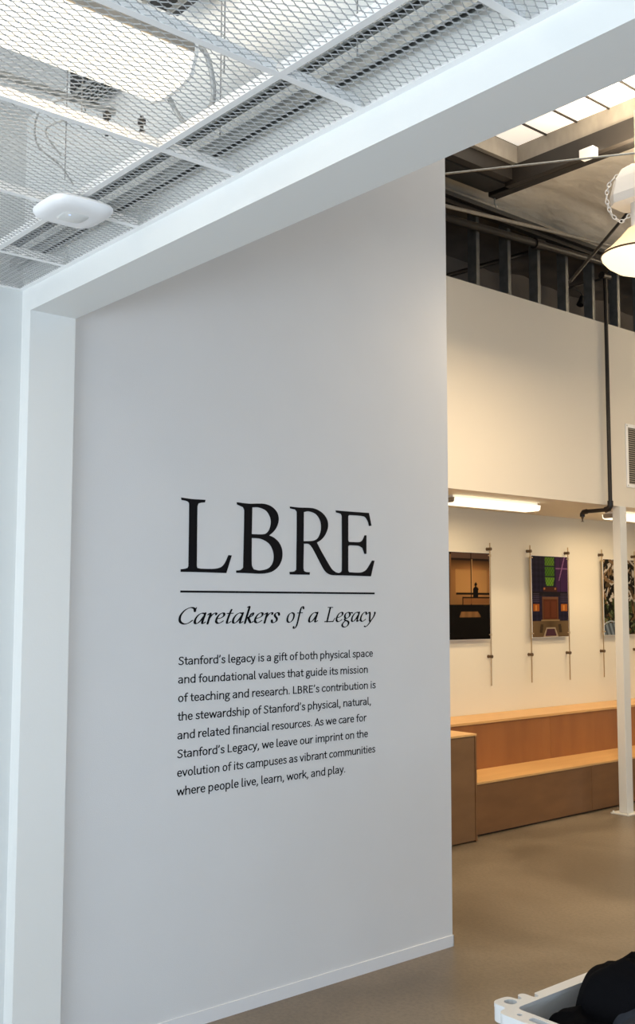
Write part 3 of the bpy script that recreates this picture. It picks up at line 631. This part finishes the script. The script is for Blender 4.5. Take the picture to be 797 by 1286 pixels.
# ------------------------------------------------------------------ photographs on rods
def smoothstep(a, b, x): return np.clip((x-a)/(b-a), 0, 1)
def paint1(u, v):
    c = np.zeros(u.shape+(3,)); c[:] = (.006, .004, .004)
    up_ = v > .40
    amber = np.stack([.62+.18*v, .36+.02*v+0*u, .14+0*v], -1)*(.45+.75*np.exp(-((u-.62)**2/.12+(v-.68)**2/.035)))[..., None]
    c = np.where(up_[..., None], amber, c)
    def rect(u0, u1, v0, v1, col, a=1.0):
        mk = ((u > u0) & (u < u1) & (v > v0) & (v < v1))[..., None]; return np.where(mk, c*(1-a)+np.array(col)*a, c)
    c = rect(.18, .93, .54, .80, (.70, .40, .15), .7)
    shade = smoothstep(.78, .93, v)[..., None]; c = np.where(up_[..., None], c*(1-shade*.9), c)
    c = rect(.08, 1, .925, 1, (.17, .10, .075)); c = rect(.08, 1, .91, .928, (.03, .015, .01))
    c = rect(0, .055, 0, 1, (.004, .003, .003)); c = rect(.055, .085, .40, .97, (.32, .17, .08))
    c = rect(.535, .562, .40, 1, (.04, .015, .01)); c = rect(.565, .585, .54, .92, (.8, .52, .24), .6)
    c = rect(.19, 1, .510, .538, (.008, .005, .004)); c = rect(.34, 1, .470, .486, (.01, .006, .004)); c = rect(.34, .365, .40, .48, (.02, .01, .008))
    c = rect(.36, .97, .405, .468, (.32, .14, .05), .8)
    fig = (((u-.66)/.032)**2+((v-.632)/.022)**2 < 1) | (((u-.66)/.065)**2+((v-.575)/.032)**2 < 1) | ((np.abs(u-.66) < .062) & (v > .48) & (v < .575))
    c = np.where(fig[..., None], np.array((.006, .004, .004)), c)
    tr = (v > .255) & (v < .315) & (u > .27+(.315-v)*0-.0+(v-.255)*.6) & (u < .78-(v-.255)*1.2)
    c = np.where(tr[..., None], np.array((.42, .22, .09))*(.8+.4*np.sin(u*40)[..., None]*.3), c)
    return c
def paint2(u, v):
    c = np.zeros(u.shape+(3,)); c[:] = (.030, .024, .060)
    c += (np.sin(u*60)*.008+np.sin(v*90)*.006)[..., None]*np.array((.8, .6, 1.4))
    def rect(u0, u1, v0, v1, col, a=1.0):
        mk = ((u > u0) & (u < u1) & (v > v0) & (v < v1))[..., None]; return np.where(mk, c*(1-a)+np.array(col)*a, c)
    c = rect(.66, 1, .56, 1, (.085, .03, .12)); c = rect(.66, 1, .84, .855, (.35, .16, .36)); c = rect(.78, .80, .5, 1, (.02, .015, .04)); c = rect(.2, .22, .5, 1, (.012, .014, .04))
    mk = np.abs((u-.76)-(v-.72)*.55) < .013; c = np.where((mk & (v > .7))[..., None], np.array((.42, .20, .42)), c)
    for (v0, v1, g) in ((.88, .985, (.20, .40, .05)), (.755, .865, (.12, .30, .03)), (.635, .735, (.24, .50, .06))):
        hw = .125 if v0 > .7 else .13
        mk = (np.abs(u-.49) < hw-(.735-v)*.35*(v0 < .7)) & (v > v0) & (v < v1); c = np.where(mk[..., None], np.array(g)*(.8+.35*np.sin(u*90)*np.sin(v*120))[..., None], c)
    c = rect(.30, .70, .56, .615, (.10, .035, .03)); c = rect(.32, .36, .585, .605, (.6, .25, .12)); c = rect(.62, .66, .585, .605, (.6, .25, .12))
    c = rect(0, 1, .50, .56, (.022, .018, .03))
    c = rect(.27, .72, .20, .50, (.22, .10, .045)); c = rect(.31, .68, .22, .465, (.16, .045, .02))
    c = rect(.33, .47, .24, .44, (.21, .065, .03)); c = rect(.52, .66, .24, .44, (.21, .065, .03)); c = rect(.27, .72, .47, .50, (.26, .13, .08))
    c = rect(.03, .19, .32, .405, (.55, .17, .035)); c = rect(.79, .97, .32, .405, (.60, .20, .04)); c = rect(.08, .13, .33, .395, (.9, .4, .1)); c = rect(.85, .9, .33, .395, (.9, .4, .1))
    for k in range(5):
        c = rect(.03, .20, .43+k*.024, .437+k*.024, (.13, .10, .16)); c = rect(.78, .97, .43+k*.024, .437+k*.024, (.13, .10, .16))
    c = rect(.24, .75, .195, .212, (.45, .32, .17))
    fl_ = (v < .195); c = np.where(fl_[..., None], np.array((.24, .16, .085))*(.65+1.2*np.abs(u-.5))[..., None], c)
    mk = (np.abs(np.abs(u-.5)-.24-(.16-v)*.3) < .04) & (v < .16) & (v > .05); c = np.where(mk[..., None], np.array((.10, .07, .04)), c)
    mk = (np.abs(u-.50) < .21-(v-0)*.75) & (v < .115); c = np.where(mk[..., None], np.array((.62, .50, .36)), c)
    mk = (np.abs(u-.50) < .165-(v-0)*.6) & (v < .098) & (v > .016); c = np.where(mk[..., None], np.array((.13, .055, .085)), c)
    return c
def paint3(u, v):
    rs = np.random.RandomState(4); c = np.zeros(u.shape+(3,)); c[:] = (.05, .038, .026)
    for _ in range(520):
        a, b = rs.rand(), rs.rand(); th = rs.uniform(-1.4, 1.4); ln, wd = rs.uniform(.03, .13), rs.uniform(.008, .028)
        du, dv = (u-a)*.63, v-b; s = du*math.sin(th)+dv*math.cos(th); t = du*math.cos(th)-dv*math.sin(th)
        mk = ((s/ln)**2+(t/wd)**2) < 1; r = rs.rand()
        if b > .45: col_c = (.01, .008, .006) if r < .42 else ((.34, .22, .12) if r < .62 else ((.80, .74, .66) if r < .84 else (.13, .085, .04)))
        else: col_c = (.012, .014, .008) if r < .4 else ((.07, .10, .035) if r < .72 else ((.20, .24, .12) if r < .86 else (.28, .16, .08)))
        c = np.where(mk[..., None], np.array(col_c), c)
    mk = (((u-.22)/.30)**2+((v-.03)/.13)**2 < 1); c = np.where(mk[..., None], np.array((.34, .42, .50))*(.7+.4*np.sin(u*50+v*30))[..., None], c)
    mk = (np.abs(((u-.22)/.30)**2+((v-.05)/.13)**2-1) < .12); c = np.where(mk[..., None], np.array((.62, .70, .76)), c)
    return c
def photo(yc, fn, label, w=.634, h=.871, z0=1.658):
    t = thing('mounted_photograph', label, 'photograph', (BWX+.03, yc, z0+h/2))
    x = BWX+.042; nxp, nyp = 90, 124
    uu, vv = np.meshgrid(np.linspace(0, 1, nxp+1), np.linspace(0, 1, nyp+1)); c = np.clip(fn(uu, vv), 0, 1)**1.12*.50
    V = [(x+.0045, yc-w/2+w*u_, z0+h*v_) for u_, v_ in zip(uu.ravel(), vv.ravel())]
    F = [(j*(nxp+1)+i, j*(nxp+1)+i+1, (j+1)*(nxp+1)+i+1, (j+1)*(nxp+1)+i) for j in range(nyp) for i in range(nxp)]
    me = bpy.data.meshes.new('print'); me.from_pydata(V, [], F); ca = me.color_attributes.new('ink', 'FLOAT_COLOR', 'POINT')
    ca.data.foreach_set('color', np.concatenate([c.reshape(-1, 3), np.ones((c.size//3, 1))], 1).astype(np.float32).ravel())
    me.transform(Matrix.Translation(-parent_world(t))); me.materials.append(M['print']); link('print', me, t)
    bx('backing_panel', M['plast'], x-.004, x+.004, yc-w/2-.003, yc+w/2+.003, z0-.003, z0+h+.003, t, .001)
    for s in (-1, 1):
        y = yc+s*(w/2+.016)
        rod = tb('rod', M['brass'], [(x, y, 1.184), (x, y, 2.638)], .0065, t, 8)
        for z in (2.575, 1.478):
            bm = bmesh.new(); tube(bm, [(BWX, y-.0, z), (x-.010, y, z)], [.018, .012], 12); tube(bm, [(x-.012, y, z), (x+.014, y, z)], .017, 12)
            bm_obj('standoff', bm, M['knob'], rod, smooth=True)
        for z in (2.508, 1.700):
            bm = bmesh.new(); tube(bm, [(x, y, z-.012), (x, y, z+.012)], .012, 10); box(bm, x-.006, x+.008, min(y, y-s*.035), max(y, y-s*.035), z-.006, z+.006)
            bm_obj('panel_clip', bm, M['brass'], rod, smooth=True)
photo(7.970, paint1, 'rod-hung photograph of an amber interior with a dark seated silhouette, next to the grey wall')
photo(9.291, paint2, 'rod-hung photograph of a dark purple hall with green windows and brown door')
photo(10.60, paint3, 'rod-hung photograph of pale foliage and fountain, crossed by the white column')

# ------------------------------------------------------------------ ROOF STEEL AND SERVICES
def beam(name, mt, a, b, h, wd, parent=None, t=.012):
    """I-section from a to b (horizontal runs), a/b at top centre"""
    a, b = Vector(a), Vector(b); d = (b-a).normalized(); s = d.cross(Vector((0, 0, 1))).normalized(); u = Vector((0, 0, 1)); bm = bmesh.new()
    prof = [(-wd/2, 0), (wd/2, 0), (wd/2, -t), (t/2, -t), (t/2, -h+t), (wd/2, -h+t), (wd/2, -h), (-wd/2, -h), (-wd/2, -h+t), (-t/2, -h+t), (-t/2, -t), (-wd/2, -t)]
    A = [bm.verts.new(a+s*p+u*q) for p, q in prof]; B = [bm.verts.new(b+s*p+u*q) for p, q in prof]; n = len(prof)
    for k in range(n): bm.faces.new((A[k], A[(k+1) % n], B[(k+1) % n], B[k]))
    bm.faces.new(A[::-1]); bm.faces.new(B); bmesh.ops.recalc_face_normals(bm, faces=bm.faces)
    return bm_obj(name, bm, mt, parent)
o = bx('roof_girder', M['brown'], -5.19, 4.1, 6.40, 6.455, 5.345, 5.498); tag(o, 'dark brown steel channel running along the far edge of the skylight', 'beam')
o = bx('box_beam', M['steel'], -5.42, 4.1, 6.46, 6.56, 5.345, 5.46, None, .01); tag(o, 'black steel beam directly behind the brown skylight channel', 'beam')
o = bx('trimmer_beam', M['brown'], -5.19, -5.112, 2.2, 6.395, 5.38, 5.50); tag(o, 'brown steel trimmer along the left side of the skylight', 'beam')
# black bent panel closing off the corner left of the skylight
bm = bmesh.new(); prof = smoothpath([(-5.47, 0, 5.45), (-5.45, 0, 5.40), (-5.40, 0, 5.375), (-5.30, 0, 5.37), (-5.20, 0, 5.37)], 4)
for y0_ in (0,):
    a = [bm.verts.new((p.x, 4.9, p.z)) for p in prof]; b = [bm.verts.new((p.x, 6.44, p.z)) for p in prof]
    a2 = [bm.verts.new((p.x, 4.9, p.z+.02)) for p in prof]; b2 = [bm.verts.new((p.x, 6.44, p.z+.02)) for p in prof]; n = len(prof)
    for k in range(n-1):
        bm.faces.new((a[k], a[k+1], b[k+1], b[k])); bm.faces.new((a2[k], b2[k], b2[k+1], a2[k+1])); bm.faces.new((a[k], a2[k], a2[k+1], a[k+1])); bm.faces.new((b[k], b[k+1], b2[k+1], b2[k]))
    bm.faces.new((a[0], b[0], b2[0], a2[0])); bm.faces.new((a[-1], a2[-1], b2[-1], b[-1]))
tag(bm_obj('curved_duct', bm, M['black'], smooth=True), 'black curved sheet panel in the roof corner left of the skylight', 'panel')
def channel(name, y0, y1, x, z0, z1, mt, d=.07):
    bm = bmesh.new(); t = .006
    box(bm, x-t, x, y0, y1, z0, z1); box(bm, x, x+d, y0, y1, z1-t, z1); box(bm, x, x+d, y0, y1, z0, z0+t); box(bm, x+d-t, x+d, y0, y1, z0+t, z0+.022)
    return bm_obj(name, bm, mt)
tag(channel('roof_purlin', 2.3, 13.4, -5.86, 5.50, 5.62, M['curb']), 'brownish roof purlin running above the metal studs', 'beam')
tag(channel('roof_purlin', 2.3, 13.4, -5.80, 5.37, 5.44, M['brown'], .05), 'slimmer dark purlin running just below the upper purlin', 'beam')
o = tb('sprinkler_main', M['blackpipe'], [(-5.75, 2.3, 5.04), (-5.75, 11.6, 5.476)], .036); tag(o, 'thick black sprinkler main sloping in front of the metal studs', 'pipe')
for y in (7.55, 5.4, 10.2):
    z = 5.04+(y-2.3)/11.1*.52
    o = tb('pipe_coupling', M['blackpipe'], [(-5.75, y-.06, z-.003), (-5.75, y+.06, z+.003)], .050); o.parent = bpy.data.objects['sprinkler_main']
o = tb('conduit_run', M['galv'], [(-5.62, 2.3, 5.02-.05), (-5.62, 13.4, 5.62)], .018) if False else tb('conduit_run', M['curb'], [(-5.62, 2.3, 4.92), (-5.62, 9.2, 5.52)], .016); tag(o, 'slim grey conduit sloping under the purlins', 'conduit')
o = tb('sway_brace', M['blackpipe'], [(-5.20, 7.25, 4.742), (-5.20, 8.15, 5.57)], .015); tag(o, 'long diagonal black sway brace left of the pendant light', 'brace')
o = tb('sway_brace', M['blackpipe'], [(-6.05, 8.38, 5.105), (-6.05, 9.75, 5.62)], .013); tag(o, 'short shallow black brace behind the studs left of the black pipe', 'brace')
o = tb('sway_brace', M['blackpipe'], [(-6.15, 6.6, 4.86), (-6.15, 8.35, 5.57)], .022); tag(o, 'dark brace crossing behind the second and third studs', 'brace')
bm = bmesh.new(); pts = smoothpath([(-6.1, 8.40, 5.155), (-6.1, 8.60, 5.155), (-6.1, 8.70, 5.13), (-6.1, 8.71, 5.07)], 5); tube(bm, pts, .006, 6); tube(bm, [(-6.1, 8.71, 5.10), (-6.1, 8.67, 5.01)], [.025, .038], 10); 
tag(bm_obj('hanging_fitting', bm, M['black'], smooth=True), 'small black fitting dangling on a cable behind the studs', 'fitting')
o = tb('steel_cable', M['galv'], [(-5.22, 5.222, 5.1), (-4.372, 5.796, 5.1), (-3.2, 6.585, 5.1)], .008, None, 8); tag(o, 'thin bright conduit crossing in front of the skylight beam', 'cable')
o = bx('junction_box', M['plast'], -4.435, -4.315, 6.33, 6.398, 5.30, 5.372, None, .004); tag(o, 'small white junction box beside the dark beam above the pendant', 'box')
o = tb('roof_hook', M['galv'], [(-5.40, 6.52, 5.347), (-5.40, 6.52, 5.30), (-5.39, 6.53, 5.285), (-5.40, 6.54, 5.27)], .007, None, 6); tag(o, 'tiny bright hook under the left end of the black beam', 'hook')

# pendant high-bay
LXp, LYp = -3.955, 6.33
pl_ = thing('pendant_light', 'lit white high-bay pendant with glass bowl at the right edge', 'light', (LXp, LYp, 5.10))
bm = bmesh.new()
rings = []
for (z, hw, hd) in ((4.82, .165, .14), (4.88, .170, .145), (5.00, .145, .12), (5.06, .10, .10), (5.09, .06, .06)):
    q = []
    for (a, b) in ((-1, -.6), (-.6, -1), (.6, -1), (1, -.6), (1, .6), (.6, 1), (-.6, 1), (-1, .6)): q.append(bm.verts.new((LXp+a*hw, LYp+b*hd, z)))
    rings.append(q)
for q, s in zip(rings, rings[1:]):
    for k in range(8): bm.faces.new((q[k], q[(k+1) % 8], s[(k+1) % 8], s[k]))
bm.faces.new(rings[0][::-1]); bm.faces.new(rings[-1]); bm_obj('ballast_housing', bm, M['plast'], pl_)
tb('stem', M['plast'], [(LXp, LYp, 4.62), (LXp, LYp, 4.82)], .05, pl_, 20)
tb('hook', M['galv'], [(LXp, LYp, 5.09), (LXp, LYp, 5.50)], .012, pl_, 10)
bm = bmesh.new(); lathe(bm, [(.055, .185), (.075, .178), (.13, .115), (.20, .045), (.250, .008), (.256, .0)], (LXp, LYp, 4.46), 56); bm_obj('glass_shade', bm, M['glowtop'], pl_, smooth=True)
bm = bmesh.new(); lathe(bm, [(.256, .0), (.262, -.003), (.262, -.012), (.256, -.014)], (LXp, LYp, 4.46), 56); bm_obj('rim_band', bm, M['knob'], pl_, smooth=True)
bm = bmesh.new(); lathe(bm, [(.256, -.014), (.250, -.035), (.215, -.075), (.15, -.12), (.07, -.15), (.0001, -.158)], (LXp, LYp, 4.46), 56); bm_obj('glass_bowl', bm, M['glow'], pl_, smooth=True)
bm = bmesh.new()
cp = smoothpath([(0, 5.11), (-.075, 5.075), (-.115, 5.03), (-.175, 4.98), (-.205, 4.90), (-.205, 4.83), (-.185, 4.76), (-.145, 4.71), (-.11, 4.70), (-.07, 4.735)] and [(a*.65+LXp, a*.76+LYp, z) for a, z in [(0, 5.11), (-.075, 5.075), (-.125, 5.03), (-.185, 4.98), (-.215, 4.90), (-.215, 4.83), (-.190, 4.75), (-.145, 4.70), (-.11, 4.695), (-.06, 4.735)]], 6)
acc = 0; last = cp[0]; nl = 0
for p in cp[1:]:
    acc += (p-last).length
    if acc > .027:
        d = (p-last).normalized(); s = Vector((.65, .76, 0)).cross(d).normalized() if nl % 2 else d.cross(Vector((.65, .76, 0)).cross(d)).normalized()
        ringp = [p+d*.020*math.cos(t)+s*.012*math.sin(t) for t in [2*math.pi*k/8 for k in range(9)]]; tube(bm, ringp, .0036, 5, False); nl += 1; acc = 0
    last = p
o = bm_obj('safety_chain', bm, M['plast'], pl_, smooth=True)
pt = bpy.data.lights.new('pendant_glow', 'AREA'); pt.shape = 'DISK'; pt.size = .4; pt.energy = 90; pt.color = (1, .76, .48)
po = bpy.data.objects.new('pendant_glow', pt); COL.objects.link(po); po.location = (LXp, LYp, 4.29)
area('pendant_uplight', (LXp, LYp, 5.13), (0, 0, 1), .3, .3, 18, (1, .84, .60))
# other pendants of the hall, outside the frame, as lamps of the same height
for (x, y, en) in ((-.6, 6.3, 10), (-.6, 10.0, 10), (-3.95, 10.9, 34)):
    ld = bpy.data.lights.new('pendant_glow', 'AREA'); ld.shape = 'DISK'; ld.size = .45; ld.energy = en; ld.color = (1, .76, .48)
    lo = bpy.data.objects.new('pendant_glow', ld); COL.objects.link(lo); lo.location = (x, y, 4.3)
    area('pendant_uplight', (x, y, 4.9), (0, 0, 1), .4, .4, 85 if x < -2 else 22, (1, .84, .62))
area('skylight_glow', ((SKX0+SKX1)/2, (SKY0+SKY1)/2, 5.60), (0, 0, -1), 2.1, 2.6, 6, (1, .95, .86))

# ------------------------------------------------------------------ CART WITH CLOTHES
ct = thing('utility_cart', 'light grey moulded plastic utility cart with cup-holder corner, at the lower right', 'cart', (-1.78, 2.98, 0))
X0, X1, YA, YB, ZT = -2.045, -1.52, 2.400, 3.30, .85
def rrect(x0, x1, y0, y1, r, n=6):
    P = []
    for (cx, cy, a0) in ((x1-r, y1-r, 0), (x0+r, y1-r, 90), (x0+r, y0+r, 180), (x1-r, y0+r, 270)):
        for k in range(n+1): t = R(a0+90*k/n); P.append((cx+r*math.cos(t), cy+r*math.sin(t)))
    return P
outer = [(X1, YA+.05), (X1, YB-.05), (X1-.015, YB-.015), (X1-.05, YB), (X0+.05, YB), (X0+.015, YB-.015), (X0, YB-.05), (X0, 2.604), (X0+.006, 2.597), (X0+.022, 2.594), (X0+.024, 2.582), (X0+.016, 2.574),
         (X0-.012, 2.574), (X0-.022, 2.566), (X0-.022, 2.552), (X0-.012, 2.544), (X0+.002, 2.540), (X0+.004, 2.530), (X0-.004, 2.524), (X0-.026, 2.520), (X0-.036, 2.508), (X0-.038, 2.470), (X0-.030, 2.452), (X0-.012, 2.444), (X0+.010, 2.446), (X0+.022, 2.438), (X0+.024, 2.420), (X0+.034, 2.404), (X0+.055, YA), (X1-.05, YA), (X1-.015, YA+.015)]
inner = rrect(X0+.040, X1-.045, YA+.066, YB-.045, .022)
def circ(cx, cy, r, n=20): return [(cx+r*math.cos(2*math.pi*k/n), cy+r*math.sin(2*math.pi*k/n)) for k in range(n)]
holes = [circ(X0-.001, 2.492, .019), circ(X0+.078, 2.434, .008), rrect(X0+.115, X0+.26, YA+.022, YA+.048, .010)]
me = curve_mesh('top_rim', [rounded(outer, 3, 70), inner]+holes, .006); me.transform(Matrix.Translation((0, 0, ZT-.006))); me.transform(Matrix.Translation(-parent_world(ct))); me.materials.append(M['cart']); link('top_rim', me, ct)
def wallring(name, loop, z0, z1, th, mt, parent, flip=False):
    bm = bmesh.new(); n = len(loop); P = [Vector((a, b, 0)) for a, b in loop]; Q = []
    for i in range(n):
        d = (P[(i+1) % n]-P[i-1]).normalized(); Q.append(P[i]+Vector((d.y, -d.x, 0))*th)
    R4 = [[bm.verts.new((p.x, p.y, z)) for p in A] for A, z in ((P, z0), (P, z1), (Q, z1), (Q, z0))]
    for k in range(4):
        A, B = R4[k], R4[(k+1) % 4]
        for i in range(n): bm.faces.new((A[i], A[(i+1) % n], B[(i+1) % n], B[i]))
    bmesh.ops.recalc_face_normals(bm, faces=bm.faces); return bm_obj(name, bm, mt, parent, smooth=True)
wallring('tray_wall', inner, ZT-.17, ZT-.0122, .004, M['cart'], ct)
wallring('cup_holder', circ(X0-.001, 2.492, .019), ZT-.07, ZT-.0122, .003, M['cart'], ct)
wallring('skirt', [(Vector(p)*.99+Vector(((X0+X1)/2, (YA+YB)/2))*.01)[:] for p in rounded(outer, 3, 70)], ZT-.050, ZT-.0122, .004, M['cart'], ct)
bx('tray_floor', M['cart'], X0+.036, X1-.041, YA+.062, YB-.041, ZT-.18, ZT-.168, ct)
bx('lower_shelf', M['cart'], X0+.03, X1-.02, YA+.03, YB-.03, .18, .22, ct, .01)
for sx_ in (X0+.055, X1-.045):
    for sy_ in (YA+.085, YB-.06):
        bx('leg', M['cart'], sx_-.027, sx_+.027, sy_-.027, sy_+.027, .13, ZT-.06, ct, .008)
        c_ = thing('caster', None, None, (0, 0, 0)); c_.parent = ct; c_.location = Vector((sx_, sy_, .06))-ct.location
        bx('fork', M['galv'], sx_-.022, sx_+.022, sy_-.03, sy_+.02, .10, .13, c_)
        tb('wheel', M['rubber'], [(sx_-.014, sy_, .06), (sx_+.014, sy_, .06)], .06, c_, 20)

def heap(name, mt, blobs, x0, x1, y0, y1, zb, label, seed, folds=.02, n=90):
    """crumpled cloth: height field over an oval footprint, folded by ridged noise, closed underneath"""
    bm = bmesh.new(); cx, cy = (x0+x1)/2, (y0+y1)/2; vt = {}
    nr, na = 34, 96
    for i in range(nr+1):
        for j in range(na):
            r = i/nr; t = 2*math.pi*j/na; rr = r*(.97+.03*math.sin(3*t+seed))
            ct_, sn_ = math.cos(t), math.sin(t)
            x = cx+(x1-x0)/2*rr*math.copysign(abs(ct_)**.6, ct_); y = cy+(y1-y0)/2*rr*math.copysign(abs(sn_)**.6, sn_)
            z = 0
            for (bx_c, by_c, br, bh) in blobs: 
                q = ((x-bx_c)**2+(y-by_c)**2)/br**2; z = max(z, bh*max(0, 1-q**1.6)**.42) if q < 1 else z
            z = z*(1-r**12)
            f = 1-abs(2*vnoise(x*9+y*4+seed, y*11-x*6, seed)-1); f2 = 1-abs(2*vnoise(x*21-y*9, y*18+x*12, seed+2)-1)
            z += (folds*f*f+folds*.35*f2)*(1-r**8)
            vt[i, j] = bm.verts.new((x, y, zb+z))
            if i == 0: break
    for i in range(nr):
        for j in range(na):
            j2 = (j+1) % na
            if i == 0: bm.faces.new((vt[0, 0], vt[1, j], vt[1, j2]))
            else: bm.faces.new((vt[i, j], vt[i+1, j], vt[i+1, j2], vt[i, j2]))
    lo = [bm.verts.new((vt[nr, j].co.x, vt[nr, j].co.y, zb-.02)) for j in range(na)]
    for j in range(na): bm.faces.new((vt[nr, j], lo[j], lo[(j+1) % na], vt[nr, (j+1) % na]))
    bm.faces.new(lo[::-1]); bmesh.ops.smooth_vert(bm, verts=bm.verts, factor=.4, use_axis_x=True, use_axis_y=True, use_axis_z=True)
    bmesh.ops.recalc_face_normals(bm, faces=bm.faces)
    o = bm_obj(name, bm, mt, smooth=True); o.data.polygons.foreach_set('use_smooth', [True]*len(o.data.polygons)); return tag(o, label, 'clothes')
heap('black_jacket', M['cloth'], [(-1.90, 2.75, .15, .215), (-1.82, 2.70, .15, .225), (-1.88, 2.89, .16, .185), (-1.74, 2.86, .16, .16)], -1.995, -1.58, 2.585, 3.20, .70, 'crumpled black knit garment heaped highest in the grey cart', 3, .048)
heap('black_hood', M['cloth'], [(-1.88, 2.60, .13, .12), (-1.80, 2.60, .12, .12)], -1.985, -1.72, 2.49, 2.70, .70, 'black knit bundle low in the cart in front of the heaped garment', 11, .022)
heap('charcoal_shirt', M['navy'], [(-1.70, 2.72, .15, .16), (-1.66, 2.62, .12, .14)], -1.82, -1.58, 2.50, 2.90, .72, 'charcoal garment lying at the right in front of the black heap', 5, .026)
